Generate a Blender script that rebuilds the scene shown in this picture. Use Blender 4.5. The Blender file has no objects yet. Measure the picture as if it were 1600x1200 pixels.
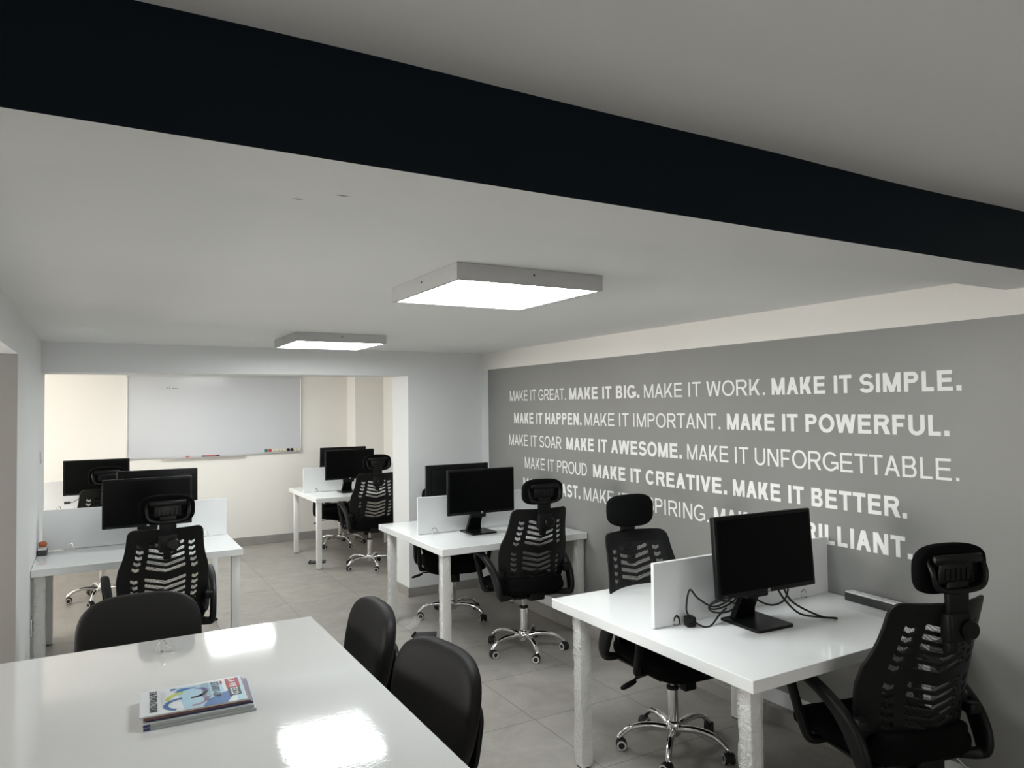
import bpy, bmesh, math, random
from mathutils import Vector, Matrix, noise
R = math.radians
PI = math.pi
scn = bpy.context.scene
COL = scn.collection

# ------------------------------------------------------------------ camera
YAW, PITCH, ROLL, FPX, EYE = R(29.8696), R(1.7068), R(-0.7065), 1133.6, 1.66
fw = Vector((math.sin(YAW)*math.cos(PITCH), math.cos(YAW)*math.cos(PITCH), math.sin(PITCH)))
rt = Vector((math.cos(YAW), -math.sin(YAW), 0)); up = rt.cross(fw)
rt, up = math.cos(ROLL)*rt + math.sin(ROLL)*up, -math.sin(ROLL)*rt + math.cos(ROLL)*up
cd = bpy.data.cameras.new('camera'); cam = bpy.data.objects.new('camera', cd); COL.objects.link(cam)
cd.sensor_width = 36; cd.lens = FPX/1600*36; cd.clip_start = 0.05
M = Matrix((rt, up, -fw)).transposed().to_4x4(); M.translation = (0, 0, EYE); cam.matrix_world = M
scn.camera = cam
scn.view_settings.view_transform = 'Standard'; scn.view_settings.look = 'None'
scn.view_settings.exposure = 0.20; scn.view_settings.gamma = 1.0
scn.view_settings.use_curve_mapping = False

# ------------------------------------------------------------------ daylight outside, and added front fill
PANEL_STRENGTH = 21.0
ALCOVE_DAY, SIDE_DAY, FRONT_FILL = 69.0, 102.0, 32.0     # watts by window; the front one is added fill
w = bpy.data.worlds.new('daylight'); scn.world = w; w.use_nodes = True
bg = w.node_tree.nodes['Background']
bg.inputs[0].default_value = (1.0, 0.95, 0.88, 1); bg.inputs[1].default_value = 0.6

def day_or_fill_light(loc, rot, sx, sy, watts, col):     # sky through a window opening, or the added front fill
    l = bpy.data.lights.new('daylight_or_fill', 'AREA'); l.shape = 'RECTANGLE'; l.size = sx; l.size_y = sy
    l.energy = watts; l.color = col
    o = bpy.data.objects.new('daylight_or_fill', l); COL.objects.link(o); o.location = loc; o.rotation_euler = rot
day_or_fill_light((-2.65, 7.85, 1.51), (0, -PI/2, 0), 0.95, 2.65, ALCOVE_DAY, (1.0, .945, .88))
day_or_fill_light((-3.30, 3.75, 1.45), (0, -PI/2, 0), 1.10, 1.50, SIDE_DAY, (1.0, .97, .93))
day_or_fill_light((1.2, -3.85, 1.35), (PI/2, 0, 0), 3.1, 1.45, FRONT_FILL, (1.0, .97, .94))  # added fill light behind the camera, lifting the near room

# ------------------------------------------------------------------ materials
MATS = {}
def mat(name, col, rough=0.5, metal=0.0, spec=0.5, bump=None, vary=None, coat=0.0, trans=0.0, sheen=0.0):
    m = bpy.data.materials.new(name); m.use_nodes = True; nt = m.node_tree
    p = nt.nodes['Principled BSDF']
    p.inputs['Base Color'].default_value = (*col, 1); p.inputs['Roughness'].default_value = rough
    p.inputs['Metallic'].default_value = metal; p.inputs['Specular IOR Level'].default_value = spec
    p.inputs['Coat Weight'].default_value = coat; p.inputs['Coat Roughness'].default_value = 0.05
    p.inputs['Transmission Weight'].default_value = trans; p.inputs['Sheen Weight'].default_value = sheen
    if bump or vary:
        tc = nt.nodes.new('ShaderNodeTexCoord')
    if bump:
        n = nt.nodes.new('ShaderNodeTexNoise'); n.inputs['Scale'].default_value = bump[0]; n.inputs['Detail'].default_value = 4
        b = nt.nodes.new('ShaderNodeBump'); b.inputs['Strength'].default_value = bump[1]; b.inputs['Distance'].default_value = bump[2]
        nt.links.new(tc.outputs['Object'], n.inputs['Vector'])
        nt.links.new(n.outputs['Fac'], b.inputs['Height']); nt.links.new(b.outputs['Normal'], p.inputs['Normal'])
    if vary:
        n = nt.nodes.new('ShaderNodeTexNoise'); n.inputs['Scale'].default_value = vary[0]; n.inputs['Detail'].default_value = 5
        mr = nt.nodes.new('ShaderNodeMapRange'); mr.inputs[1].default_value = 0.3; mr.inputs[2].default_value = 0.7
        mr.inputs[3].default_value = 1-vary[1]; mr.inputs[4].default_value = 1+vary[1]
        mx = nt.nodes.new('ShaderNodeMix'); mx.data_type = 'RGBA'; mx.blend_type = 'MULTIPLY'; mx.inputs[0].default_value = 1
        mx.inputs[6].default_value = (*col, 1)
        nt.links.new(tc.outputs['Object'], n.inputs['Vector'])
        nt.links.new(n.outputs['Fac'], mr.inputs[0]); nt.links.new(mr.outputs[0], mx.inputs[7]); nt.links.new(mx.outputs[2], p.inputs['Base Color'])
    MATS[name] = m
    return m

WHITE = mat('white_wall_paint', (.79, .80, .80), .65, bump=(9, .12, .01), vary=(1.3, .015))
CEIL = mat('ceiling_paint', (.86, .86, .84), .7, bump=(4, .12, .02), vary=(.9, .02))
CREAM = mat('cream_wall_paint', (.88, .86, .815), .65, bump=(6, .1, .01))
GREY = mat('grey_wall_paint', (.265, .265, .255), .42, bump=(14, .08, .006), vary=(1.7, .05))
BLUE = mat('navy_beam_paint', (.0008, .0050, .0090), .6, spec=.12, bump=(5, .08, .01))
SHADED_REVEAL = mat('shaded_reveal_paint', (.31, .295, .28), .6)  # wall tone darkened to stand in for shade on the reveal
LETTER = mat('white_lettering_paint', (.93, .93, .92), .5)
LAM = mat('white_gloss_laminate', (.90, .915, .915), .035, spec=.7, bump=(16, .012, .004))
LAM2 = mat('white_satin_board', (.82, .835, .84), .25)
EDGE = mat('white_edge_band', (.76, .77, .765), .25)
LAMPF = mat('lamp_housing_paint', (.48, .48, .475), .45)
LAMT = mat('white_gloss_table_laminate', (.54, .545, .54), .06, spec=.85, coat=.8, bump=(90, .05, .003))
METALW = mat('white_powder_coat', (.84, .84, .83), .35)
BLK = mat('black_plastic', (.0055, .006, .006), .45, spec=.2, bump=(220, .08, .001))
BLKS = mat('black_satin_plastic', (.004, .0045, .0045), .30, spec=.25)
FAB = mat('black_mesh_fabric', (.0035, .0038, .0038), .9, spec=.08, bump=(420, .3, .001))
VINYL = mat('black_upholstery', (.0075, .0072, .007), .60, spec=.22, bump=(260, .12, .001))
CHROME = mat('polished_chrome', (.78, .78, .78), .10, metal=1)
STEEL = mat('brushed_steel', (.45, .45, .45), .3, metal=1)
RING = mat('pale_grey_plastic', (.55, .55, .55), .4)
SCREEN = mat('dark_screen_glass', (.0018, .0022, .0022), .32, spec=.10)
BEZEL = mat('black_bezel_plastic', (.004, .0045, .0045), .40, spec=.18)
LOGO = mat('silver_logo', (.5, .5, .5), .35, metal=.6)
BOARD = mat('whiteboard_enamel', (.62, .64, .67), .16)
ALU = mat('anodised_aluminium', (.62, .62, .62), .35, metal=.8)
SKIRT = mat('grey_skirting_tile', (.33, .315, .295), .35, vary=(6, .10))
RUBBER = mat('black_rubber', (.009, .009, .009), .7)
PAPER = mat('white_paper', (.84, .84, .83), .35)
CREAMP = mat('cream_plastic', (.75, .70, .55), .4)
TEAL = mat('teal_plastic', (.01, .16, .15), .4)
REDP = mat('red_plastic', (.45, .06, .05), .4)
ORANGE = mat('orange_plastic', (.55, .16, .06), .5)
INK = mat('black_ink', (.012, .012, .014), .4)
DGREY = mat('dark_grey_plastic', (.035, .037, .036), .45)
CABLEW = mat('white_cable', (.65, .65, .62), .5)

def emis(name, col, s):
    m = bpy.data.materials.new(name); m.use_nodes = True; nt = m.node_tree
    e = nt.nodes.new('ShaderNodeEmission'); e.inputs[0].default_value = (*col, 1); e.inputs[1].default_value = s
    nt.links.new(e.outputs[0], nt.nodes['Material Output'].inputs[0]); return m
GLOW = emis('lit_led_diffuser', (.955, 1.0, 1.0), PANEL_STRENGTH)

def net_material():                     # black fabric net: fine holes let light through
    m = bpy.data.materials.new('black_net_fabric'); m.use_nodes = True; nt = m.node_tree
    p = nt.nodes['Principled BSDF']; p.inputs['Base Color'].default_value = (.02, .02, .02, 1); p.inputs['Roughness'].default_value = .8
    tc = nt.nodes.new('ShaderNodeTexCoord'); mp = nt.nodes.new('ShaderNodeMapping'); mp.inputs['Scale'].default_value = (320, 320, 320)
    mp.inputs['Rotation'].default_value = (0, R(45), 0)
    ch = nt.nodes.new('ShaderNodeTexVoronoi'); ch.inputs['Scale'].default_value = 1.0; ch.inputs['Randomness'].default_value = 0.0
    lt = nt.nodes.new('ShaderNodeMath'); lt.operation = 'LESS_THAN'; lt.inputs[1].default_value = 0.53
    tr = nt.nodes.new('ShaderNodeBsdfTransparent'); mx = nt.nodes.new('ShaderNodeMixShader')
    nt.links.new(tc.outputs['Object'], mp.inputs[0]); nt.links.new(mp.outputs[0], ch.inputs['Vector'])
    nt.links.new(ch.outputs['Distance'], lt.inputs[0]); nt.links.new(lt.outputs[0], mx.inputs[0])
    nt.links.new(p.outputs[0], mx.inputs[1]); nt.links.new(tr.outputs[0], mx.inputs[2])
    nt.links.new(mx.outputs[0], nt.nodes['Material Output'].inputs[0]); return m
NET = net_material()

def film_material(name, t, tint):
    m = bpy.data.materials.new(name); m.use_nodes = True; nt = m.node_tree
    p = nt.nodes['Principled BSDF']; p.inputs['Base Color'].default_value = (*tint, 1); p.inputs['Roughness'].default_value = .22
    tc = nt.nodes.new('ShaderNodeTexCoord'); n = nt.nodes.new('ShaderNodeTexNoise'); n.inputs['Scale'].default_value = 26; n.inputs['Distortion'].default_value = 2
    b = nt.nodes.new('ShaderNodeBump'); b.inputs['Strength'].default_value = .9; b.inputs['Distance'].default_value = .02
    nt.links.new(tc.outputs['Object'], n.inputs['Vector']); nt.links.new(n.outputs['Fac'], b.inputs['Height']); nt.links.new(b.outputs['Normal'], p.inputs['Normal'])
    tr = nt.nodes.new('ShaderNodeBsdfTransparent'); mx = nt.nodes.new('ShaderNodeMixShader'); mx.inputs[0].default_value = t
    nt.links.new(p.outputs[0], mx.inputs[1]); nt.links.new(tr.outputs[0], mx.inputs[2])
    nt.links.new(mx.outputs[0], nt.nodes['Material Output'].inputs[0]); return m
FILM = film_material('clear_stretch_film', .60, (.90, .90, .87))
FILMC = film_material('loose_clear_film', .8, (.8, .8, .78))

def tile_material():
    m = bpy.data.materials.new('porcelain_floor_tile'); m.use_nodes = True; nt = m.node_tree; L = nt.links.new
    p = nt.nodes['Principled BSDF']
    tc = nt.nodes.new('ShaderNodeTexCoord')
    mp = nt.nodes.new('ShaderNodeMapping'); mp.inputs['Location'].default_value = (-0.22-0.0, -0.32, 0)
    br = nt.nodes.new('ShaderNodeTexBrick'); br.offset = 0; br.squash = 1
    br.inputs['Scale'].default_value = 1; br.inputs['Brick Width'].default_value = .6; br.inputs['Row Height'].default_value = .6
    br.inputs['Mortar Size'].default_value = .0022; br.inputs['Mortar Smooth'].default_value = .1; br.inputs['Bias'].default_value = 0
    br.inputs['Color1'].default_value = (.94, .94, .94, 1); br.inputs['Color2'].default_value = (1.04, 1.04, 1.04, 1); br.inputs['Mortar'].default_value = (.42, .42, .42, 1)
    L(tc.outputs['Object'], mp.inputs[0]); L(mp.outputs[0], br.inputs['Vector'])
    n1 = nt.nodes.new('ShaderNodeTexNoise'); n1.inputs['Scale'].default_value = 3.2; n1.inputs['Detail'].default_value = 8; n1.inputs['Roughness'].default_value = .65; n1.inputs['Distortion'].default_value = 1.2
    L(tc.outputs['Object'], n1.inputs['Vector'])
    cr = nt.nodes.new('ShaderNodeValToRGB')
    cr.color_ramp.elements[0].position = .30; cr.color_ramp.elements[0].color = (.29, .272, .246, 1)
    cr.color_ramp.elements[1].position = .72; cr.color_ramp.elements[1].color = (.40, .38, .35, 1)
    L(n1.outputs['Fac'], cr.inputs[0])
    n2 = nt.nodes.new('ShaderNodeTexNoise'); n2.inputs['Scale'].default_value = 2.1; n2.inputs['Detail'].default_value = 3; n2.inputs['Distortion'].default_value = 3.5
    L(tc.outputs['Object'], n2.inputs['Vector'])
    vr = nt.nodes.new('ShaderNodeValToRGB'); e = vr.color_ramp.elements
    e[0].position = .49; e[0].color = (1, 1, 1, 1); e[1].position = .51; e[1].color = (1, 1, 1, 1)
    k = e.new(.50); k.color = (1.13, 1.13, 1.12, 1)
    L(n2.outputs['Fac'], vr.inputs[0])
    m1 = nt.nodes.new('ShaderNodeMix'); m1.data_type = 'RGBA'; m1.blend_type = 'MULTIPLY'; m1.inputs[0].default_value = 1
    m2 = nt.nodes.new('ShaderNodeMix'); m2.data_type = 'RGBA'; m2.blend_type = 'MULTIPLY'; m2.inputs[0].default_value = 1
    L(cr.outputs[0], m1.inputs[6]); L(vr.outputs[0], m1.inputs[7]); L(m1.outputs[2], m2.inputs[6]); L(br.outputs['Color'], m2.inputs[7])
    L(m2.outputs[2], p.inputs['Base Color'])
    p.inputs['Roughness'].default_value = .38; p.inputs['Specular IOR Level'].default_value = .4
    b = nt.nodes.new('ShaderNodeBump'); b.inputs['Strength'].default_value = .5; b.inputs['Distance'].default_value = .004; b.invert = True
    L(br.outputs['Fac'], b.inputs['Height']); L(b.outputs['Normal'], p.inputs['Normal'])
    return m
TILE = tile_material()

# ------------------------------------------------------------------ mesh helpers
class MB:
    def __init__(s): s.v = []; s.f = []; s.m = []
    def add(s, vs, fs, mi=0, T=None):
        o = len(s.v)
        s.v += [tuple(T @ Vector(p)) if T else tuple(p) for p in vs]
        s.f += [tuple(i+o for i in f) for f in fs]; s.m += [mi]*len(fs)
        return s
    def box(s, lo, hi, mi=0, bev=0.0, seg=2, T=None):
        bm = bmesh.new(); bmesh.ops.create_cube(bm, size=1)
        c = [(a+b)/2 for a, b in zip(lo, hi)]; d = [b-a for a, b in zip(lo, hi)]
        for v in bm.verts: v.co = Vector((v.co.x*d[0]+c[0], v.co.y*d[1]+c[1], v.co.z*d[2]+c[2]))
        if bev: bmesh.ops.bevel(bm, geom=list(bm.edges), offset=bev, segments=seg, profile=.5, affect='EDGES')
        bm.verts.index_update()
        s.add([v.co for v in bm.verts], [[v.index for v in f.verts] for f in bm.faces], mi, T); bm.free(); return s
    def quad(s, a, b, c, d, mi=0): return s.add([a, b, c, d], [(0, 1, 2, 3)], mi)
    def tube(s, pts, rx, ry=None, n=10, mi=0, cap=True, side=None, T=None, e=1.0):
        pts = [Vector(p) for p in pts]; N = len(pts)
        rx = rx if isinstance(rx, (list, tuple)) else [rx]*N
        ry = rx if ry is None else (ry if isinstance(ry, (list, tuple)) else [ry]*N)
        vs = []; prev = Vector(side) if side else None
        for i, p in enumerate(pts):
            t = (pts[min(i+1, N-1)]-pts[max(i-1, 0)]).normalized()
            if prev is None: prev = t.orthogonal()
            a = (prev - t*prev.dot(t))
            a = a.normalized() if a.length > 1e-6 else t.orthogonal().normalized()
            b = t.cross(a); prev = Vector(side) if side else a
            for k in range(n):
                an = 2*PI*k/n + (PI/n if n == 4 else 0); q = 1.414 if n == 4 else 1
                ca, sa = math.cos(an), math.sin(an)
                ca, sa = math.copysign(abs(ca)**e, ca), math.copysign(abs(sa)**e, sa)
                vs.append(p + a*ca*rx[i]*q + b*sa*ry[i]*q)
        fs = [(i*n+k, i*n+(k+1) % n, (i+1)*n+(k+1) % n, (i+1)*n+k) for i in range(N-1) for k in range(n)]
        if cap: fs += [tuple(range(n))[::-1], tuple((N-1)*n+k for k in range(n))]
        return s.add(vs, fs, mi, T)
    def lathe(s, prof, n=20, mi=0, T=None):   # prof: (radius, z)
        vs = []; fs = []
        for r, z in prof:
            for k in range(n): vs.append((r*math.cos(2*PI*k/n), r*math.sin(2*PI*k/n), z))
        for i in range(len(prof)-1):
            for k in range(n): fs.append((i*n+k, i*n+(k+1) % n, (i+1)*n+(k+1) % n, (i+1)*n+k))
        fs += [tuple(range(n))[::-1], tuple((len(prof)-1)*n+k for k in range(n))]
        return s.add(vs, fs, mi, T)
    def prism(s, poly, h, mi=0, T=None):      # poly in xy, extruded from z=0 to h
        n = len(poly)
        vs = [(x, y, 0) for x, y in poly] + [(x, y, h) for x, y in poly]
        fs = [tuple(range(n))[::-1], tuple(range(n, 2*n))] + [(i, (i+1) % n, n+(i+1) % n, n+i) for i in range(n)]
        return s.add(vs, fs, mi, T)
    def pad(s, rx, ry, rz, e1=.4, e2=.4, nu=40, nv=20, mi=0, fn=None, T=None):  # rounded pad; pole along z
        sg = lambda x, e: math.copysign(abs(x)**e, x)
        vs = []; fs = []
        for j in range(1, nv):
            ph = -PI/2 + PI*j/nv
            for k in range(nu):
                th = 2*PI*k/nu
                q = Vector((rx*sg(math.cos(ph), e1)*sg(math.cos(th), e2), ry*sg(math.cos(ph), e1)*sg(math.sin(th), e2), rz*sg(math.sin(ph), e1)))
                vs.append(q)
        vs += [Vector((0, 0, -rz)), Vector((0, 0, rz))]
        if fn: vs = [Vector(fn(q)) for q in vs]
        b, t = len(vs)-2, len(vs)-1
        for j in range(nv-2):
            for k in range(nu): fs.append((j*nu+k, j*nu+(k+1) % nu, (j+1)*nu+(k+1) % nu, (j+1)*nu+k))
        fs += [(b, (k+1) % nu, k) for k in range(nu)] + [(t, (nv-2)*nu+k, (nv-2)*nu+(k+1) % nu) for k in range(nu)]
        return s.add(vs, fs, mi, T)
    def mesh(s, name, mats, smooth=35):
        me = bpy.data.meshes.new(name); me.from_pydata(s.v, [], s.f)
        for m in (mats if isinstance(mats, (list, tuple)) else [mats]): me.materials.append(m)
        me.polygons.foreach_set('material_index', s.m)
        bm = bmesh.new(); bm.from_mesh(me); bmesh.ops.recalc_face_normals(bm, faces=bm.faces); bm.to_mesh(me); bm.free()
        if smooth:
            me.shade_smooth(); me.set_sharp_from_angle(angle=R(smooth))
        me.update(); return me

def link(name, me, parent=None, loc=(0, 0, 0), rot=(0, 0, 0), label=None):
    o = bpy.data.objects.new(name, me); COL.objects.link(o)
    if parent: o.parent = parent
    o.location = loc; o.rotation_euler = rot
    if label: o['label'] = label
    return o
def empty(name, loc, rz=0):
    o = bpy.data.objects.new(name, None); COL.objects.link(o); o.location = loc; o.rotation_euler = (0, 0, rz)
    o.empty_display_size = .1; return o
def tag(o, label, cat, group=None):
    o['label'] = label; o['category'] = cat
    if group: o['group'] = group
    return o
def struct(name, mb, mats, smooth=0):
    o = link(name, mb.mesh(name, mats, smooth)); o['kind'] = 'structure'; return o
CACHE = {}
def cached(key, fn):
    if key not in CACHE: CACHE[key] = fn()
    return CACHE[key]
Tr = Matrix.Translation
def Rot(a, ax): return Matrix.Rotation(a, 4, ax)
def arc(cx, cy, r, a0, a1, n): return [(cx+r*math.cos(a0+(a1-a0)*i/n), cy+r*math.sin(a0+(a1-a0)*i/n)) for i in range(n+1)]

# ------------------------------------------------------------------ stroke lettering (heavy and regular grotesque capitals, cap height 1)
ADV = dict(A=.93, B=.93, C=1.0, D=1.0, E=.93, F=.85, G=1.08, H=1.0, I=.39, K=.95, L=.78, M=1.16, N=1.0, O=1.08, P=.93, R=1.0, S=.93, T=.85, U=1.0, V=.93, W=1.31, Y=.93)
ADV['É'] = .93; ADV[' '] = .39; ADV['.'] = .39; ADV['-'] = .46
def glyph(c, t):                        # strokes as polygons, each stroke a hair above the one before
    W0 = ADV[c]; sb = .085 if c in 'BDEFHIKLMNPRU É' else .04
    W = W0-2*sb; P = []; lay = [0]
    th = t*1.1; tv = t*.88
    def put(q): P.append(([(x+sb, y) for x, y in q], lay[0]))
    def bar(x0, y0, x1, y1): lay[0] += 1; put([(x0, y0), (x1, y0), (x1, y1), (x0, y1)])
    def dg(xb, xt, y0=0, y1=1, h=th): lay[0] += 1; put([(xb, y0), (xb+h, y0), (xt+h, y1), (xt, y1)])
    def ring(cx, cy, rx, ry, a0, a1, n=18, a=t, b=None):
        lay[0] += 1
        b = tv if b is None else b
        for i in range(n):
            q = [a0+(a1-a0)*i/n, a0+(a1-a0)*(i+1)/n]
            o = [(cx+rx*math.cos(R(k)), cy+ry*math.sin(R(k))) for k in q]
            n_ = [(cx+(rx-a)*math.cos(R(k)), cy+(ry-b)*math.sin(R(k))) for k in q]
            put([o[0], o[1], n_[1], n_[0]])
    if c == 'A':
        dg(0, W/2-th/2); dg(W-th, W/2-th/2); bar(W*.2, .26, W*.8, .26+tv)
    elif c in 'EÉ':
        bar(0, 0, t, 1); bar(0, 0, W, tv); bar(0, 1-tv, W*.97, 1); bar(0, .5-tv*.4, W*.92, .5+tv*.6)
        if c == 'É': put([(W*.4, 1.07), (W*.55, 1.07), (W*.78, 1.25), (W*.55, 1.25)])
    elif c == 'F': bar(0, 0, t, 1); bar(0, 1-tv, W, 1); bar(0, .47-tv*.4, W*.86, .47+tv*.6)
    elif c == 'L': bar(0, 0, t, 1); bar(0, 0, W, tv)
    elif c == 'H': bar(0, 0, t, 1); bar(W-t, 0, W, 1); bar(0, .5-tv/2, W, .5+tv/2)
    elif c == 'I': bar(0, 0, t, 1) if sb+t < W0-sb+.1 else None
    elif c == 'T': bar(W/2-t/2, 0, W/2+t/2, 1); bar(0, 1-tv, W, 1)
    elif c == 'K': bar(0, 0, t, 1); dg(t*.6, W-th*1.35, .28, 1, th*1.3); dg(W-th*1.2, W*.32, 0, .58, th*1.2)
    elif c == 'M':
        bar(0, 0, t*.95, 1); bar(W-t*.95, 0, W, 1); dg(W/2-th/2, t*.0, 0, 1, th*1.0); dg(W/2-th/2, W-th, 0, 1, th)
    elif c == 'N': bar(0, 0, t, 1); bar(W-t, 0, W, 1); dg(W-th*1.15, 0, 0, 1, th*1.15)
    elif c == 'V': dg(W/2-th/2, 0); dg(W/2-th/2, W-th)
    elif c == 'W': dg(W*.25-th/2, 0); dg(W*.25-th/2, W/2-th/2); dg(W*.75-th/2, W/2-th/2); dg(W*.75-th/2, W-th)
    elif c == 'Y': bar(W/2-t/2, 0, W/2+t/2, .45); dg(W/2-th/2, 0, .4, 1); dg(W/2-th/2, W-th, .4, 1)
    elif c == 'O': ring(W/2, .5, W/2, .515, 0, 360, 32)
    elif c == 'C': ring(W/2, .5, W/2, .515, 38, 322, 28)
    elif c == 'G':
        ring(W/2, .5, W/2, .515, 40, 325, 28); bar(W*.54, .5-tv, W, .5); bar(W-t*.92, .12, W, .5)
    elif c == 'U': bar(0, .35, t, 1); bar(W-t, .35, W, 1); ring(W/2, .36, W/2, .375, 180, 360, 18)
    elif c == 'D': bar(0, 0, t, 1); bar(0, 0, W*.45, tv); bar(0, 1-tv, W*.45, 1); ring(W*.45, .5, W*.55, .5, -90, 90, 20)
    elif c in 'PR':
        rb = .285; yb = 1-rb
        bar(0, 0, t, 1); bar(0, 1-tv, W-rb, 1); bar(0, yb-rb, W-rb, yb-rb+tv); ring(W-rb-.02, yb, rb+.02, rb, -90, 90, 16)
        if c == 'R': dg(W-th*.95, W*.42, 0, yb-rb+tv*.6, th*1.2)
    elif c == 'B':
        r1, r2 = .25, .28
        bar(0, 0, t, 1); bar(0, 1-tv, W-r1-.05, 1); bar(0, .5-tv/2+.02, W-r1-.05, .5+tv/2+.02); bar(0, 0, W-r2, tv)
        ring(W-r1-.05, 1-r1, r1, r1+.02-.0, -90, 90, 14); ring(W-r2, r2, r2, r2, -90, 90, 14)
    elif c == 'S':
        rx = W/2; ry = (1.03+tv)/4
        ring(W/2, 1.015-ry, rx*.95, ry, 18, 270, 20); ring(W/2, ry-.015, rx, ry, -162, 90, 20)
    elif c == '.': bar(W/2-t*.55, 0, W/2+t*.55, t*1.1)
    elif c == '-': bar(0, .3, W, .3+tv)
    return P
def text_polys(s, weight):
    t = .228 if weight == 'b' else (.142 if weight == 'r' else .075)
    x = 0; out = []
    for wi, c in enumerate(s):
        out += [([(a+x, b) for a, b in p], k, wi) for p, k in (glyph(c, t) if c != ' ' else [])]
        x += ADV[c]
    x0 = min(a for p, k, i in out for a, b in p); x1 = max(a for p, k, i in out for a, b in p)
    return [([(a-x0, b) for a, b in p], k, i) for p, k, i in out], x1-x0
def put_text(mb, s, weight, org, ux, uy, width, height, mi=0, only=None, step=.00012):
    ps, wd = text_polys(s, weight); org, ux, uy = Vector(org), Vector(ux), Vector(uy); nz = ux.cross(uy)
    for p, k, i in ps:
        if only and not (only[0] <= i < only[1]): continue
        q = [org + ux*(a/wd*width) + uy*(b*height) + nz*(k*step) for a, b in p]
        mb.add(q, [tuple(range(len(q)))], mi)

# ------------------------------------------------------------------ the room shell
XW, XL, YM, YB = 3.116, -.327, 5.995, 9.32
ZC, ZN, ZH = 2.148, 2.29, 1.935
YF, YR, ZB = 1.24, 1.50, 2.092
struct('floor', MB().box((-3.2, -4.0, -.1), (3.6, 9.7, 0)), TILE)
cm = MB(); cm.box((-3.2, YR-.02, ZC), (3.4, 9.7, ZC+.2)); struct('ceiling', cm, CEIL)
cn = MB()
ys = [-4.0, -2, 0, .6, YF+.02]; nx = 40
for j in range(len(ys)-1):
    for i in range(nx):
        xa, xb = -3.2+6.6*i/nx, -3.2+6.6*(i+1)/nx
        wz = lambda x, y: ZN + (.003*math.sin(x*2.1+.4)+.002*math.sin(x*5.3)) * max(0, min(1, (y+1)/2))
        cn.quad((xa, ys[j], wz(xa, ys[j])), (xb, ys[j], wz(xb, ys[j])), (xb, ys[j+1], wz(xb, ys[j+1])), (xa, ys[j+1], wz(xa, ys[j+1])))
cn.box((-3.2, -4.0, ZN+.05), (3.4, YF+.02, ZN+.2))
struct('ceiling_2', cn, CEIL, 60)
bmz = MB()   # beam: navy front face, white underside
bmz.box((-3.2, YF, ZB), (3.4, YR, ZN+.06), 1)
bmz.m = [1]*6
for i, f in enumerate(bmz.f):
    c = sum((Vector(bmz.v[k]) for k in f), Vector())/4
    if abs(c.y-YF) < 1e-4: bmz.m[i] = 0
for px, py, s_ in ((0.360, 1.505, 1), (0.435, 1.441, 1.3)):      # two small chips in the plaster
    bmz.add([(px-.013*s_, py, ZB-.0006), (px, py-.006, ZB-.0006), (px+.012*s_, py-.002, ZB-.0006), (px+.002, py+.005, ZB-.0006)], [(0, 1, 2, 3)], 2)
struct('trim_1', bmz, [BLUE, CEIL, SKIRT])

# right wall: white above and below a grey painted field
wr = MB(); yy = [-4.0, 5.865, YM+.1]; zz = [0, .152, 1.99, 2.6]
for j in range(2):
    for k in range(3):
        wr.quad((XW, yy[j], zz[k]), (XW, yy[j+1], zz[k]), (XW, yy[j+1], zz[k+1]), (XW, yy[j], zz[k+1]), 1 if (j == 0 and k == 1) else (2 if k == 2 else 0))
wr.box((XW+.002, -4.0, 0), (XW+.25, YM+.1, 2.6), 0)
WALLR = struct('wall_right', wr, [WHITE, GREY, CREAM])
sk = MB(); y = -3.9
while y < YM-.1:
    y2 = min(y+.6, YM-.002); sk.box((XW-.055, y+.001, 0), (XW-.002, y2-.001, .075), 0, .002, 1); y += .6
struct('baseboard_right', sk, SKIRT)

# left wall with the wide opening beside the table
wl = MB()
wl.box((XL-.30, 4.23, 0), (XL, 6.38, 2.6)); wl.box((XL-.30, 1.2, 1.94), (XL, 4.23, 2.6)); wl.box((XL-.30, -4.0, 0), (XL, 1.2, 2.6))
for i, f in enumerate(wl.f):                # shade on the opening's reveal is put into its darker colour
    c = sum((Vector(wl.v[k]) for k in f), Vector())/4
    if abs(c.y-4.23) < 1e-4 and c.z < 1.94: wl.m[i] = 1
struct('wall_left', wl, [WHITE, SHADED_REVEAL])
wo = MB(); wo.box((-3.2, -4.0, 0), (-3.0, 2.95, 2.6)); wo.box((-3.2, 4.55, 0), (-3.0, 6.6, 2.6)); wo.box((-3.2, 2.95, 0), (-3.0, 4.55, .9)); wo.box((-3.2, 2.95, 2.0), (-3.0, 4.55, 2.6)); wo.box((-3.0, 4.6, 0), (XL-.30, 4.75, 2.6)); wo.box((-3.0, .2, 0), (XL-.30, .3, 2.6))
struct('wall_side', wo, WHITE)
# middle wall: pier on the right and header over the alcove opening
wm = MB(); wm.box((2.386, YM, 0), (XW+.02, 6.38, 2.6)); wm.box((XL-.30, YM, ZH), (2.386, 6.38, 2.6))
struct('wall_middle', wm, WHITE)
bs = MB(); bs.box((2.372, YM-.012, 0), (XW-.06, YM-.001, .08), 0, .002, 1); bs.box((2.372, YM-.001, 0), (2.385, 6.38, .08), 0, .002, 1)
struct('baseboard_middle', bs, SKIRT)

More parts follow.
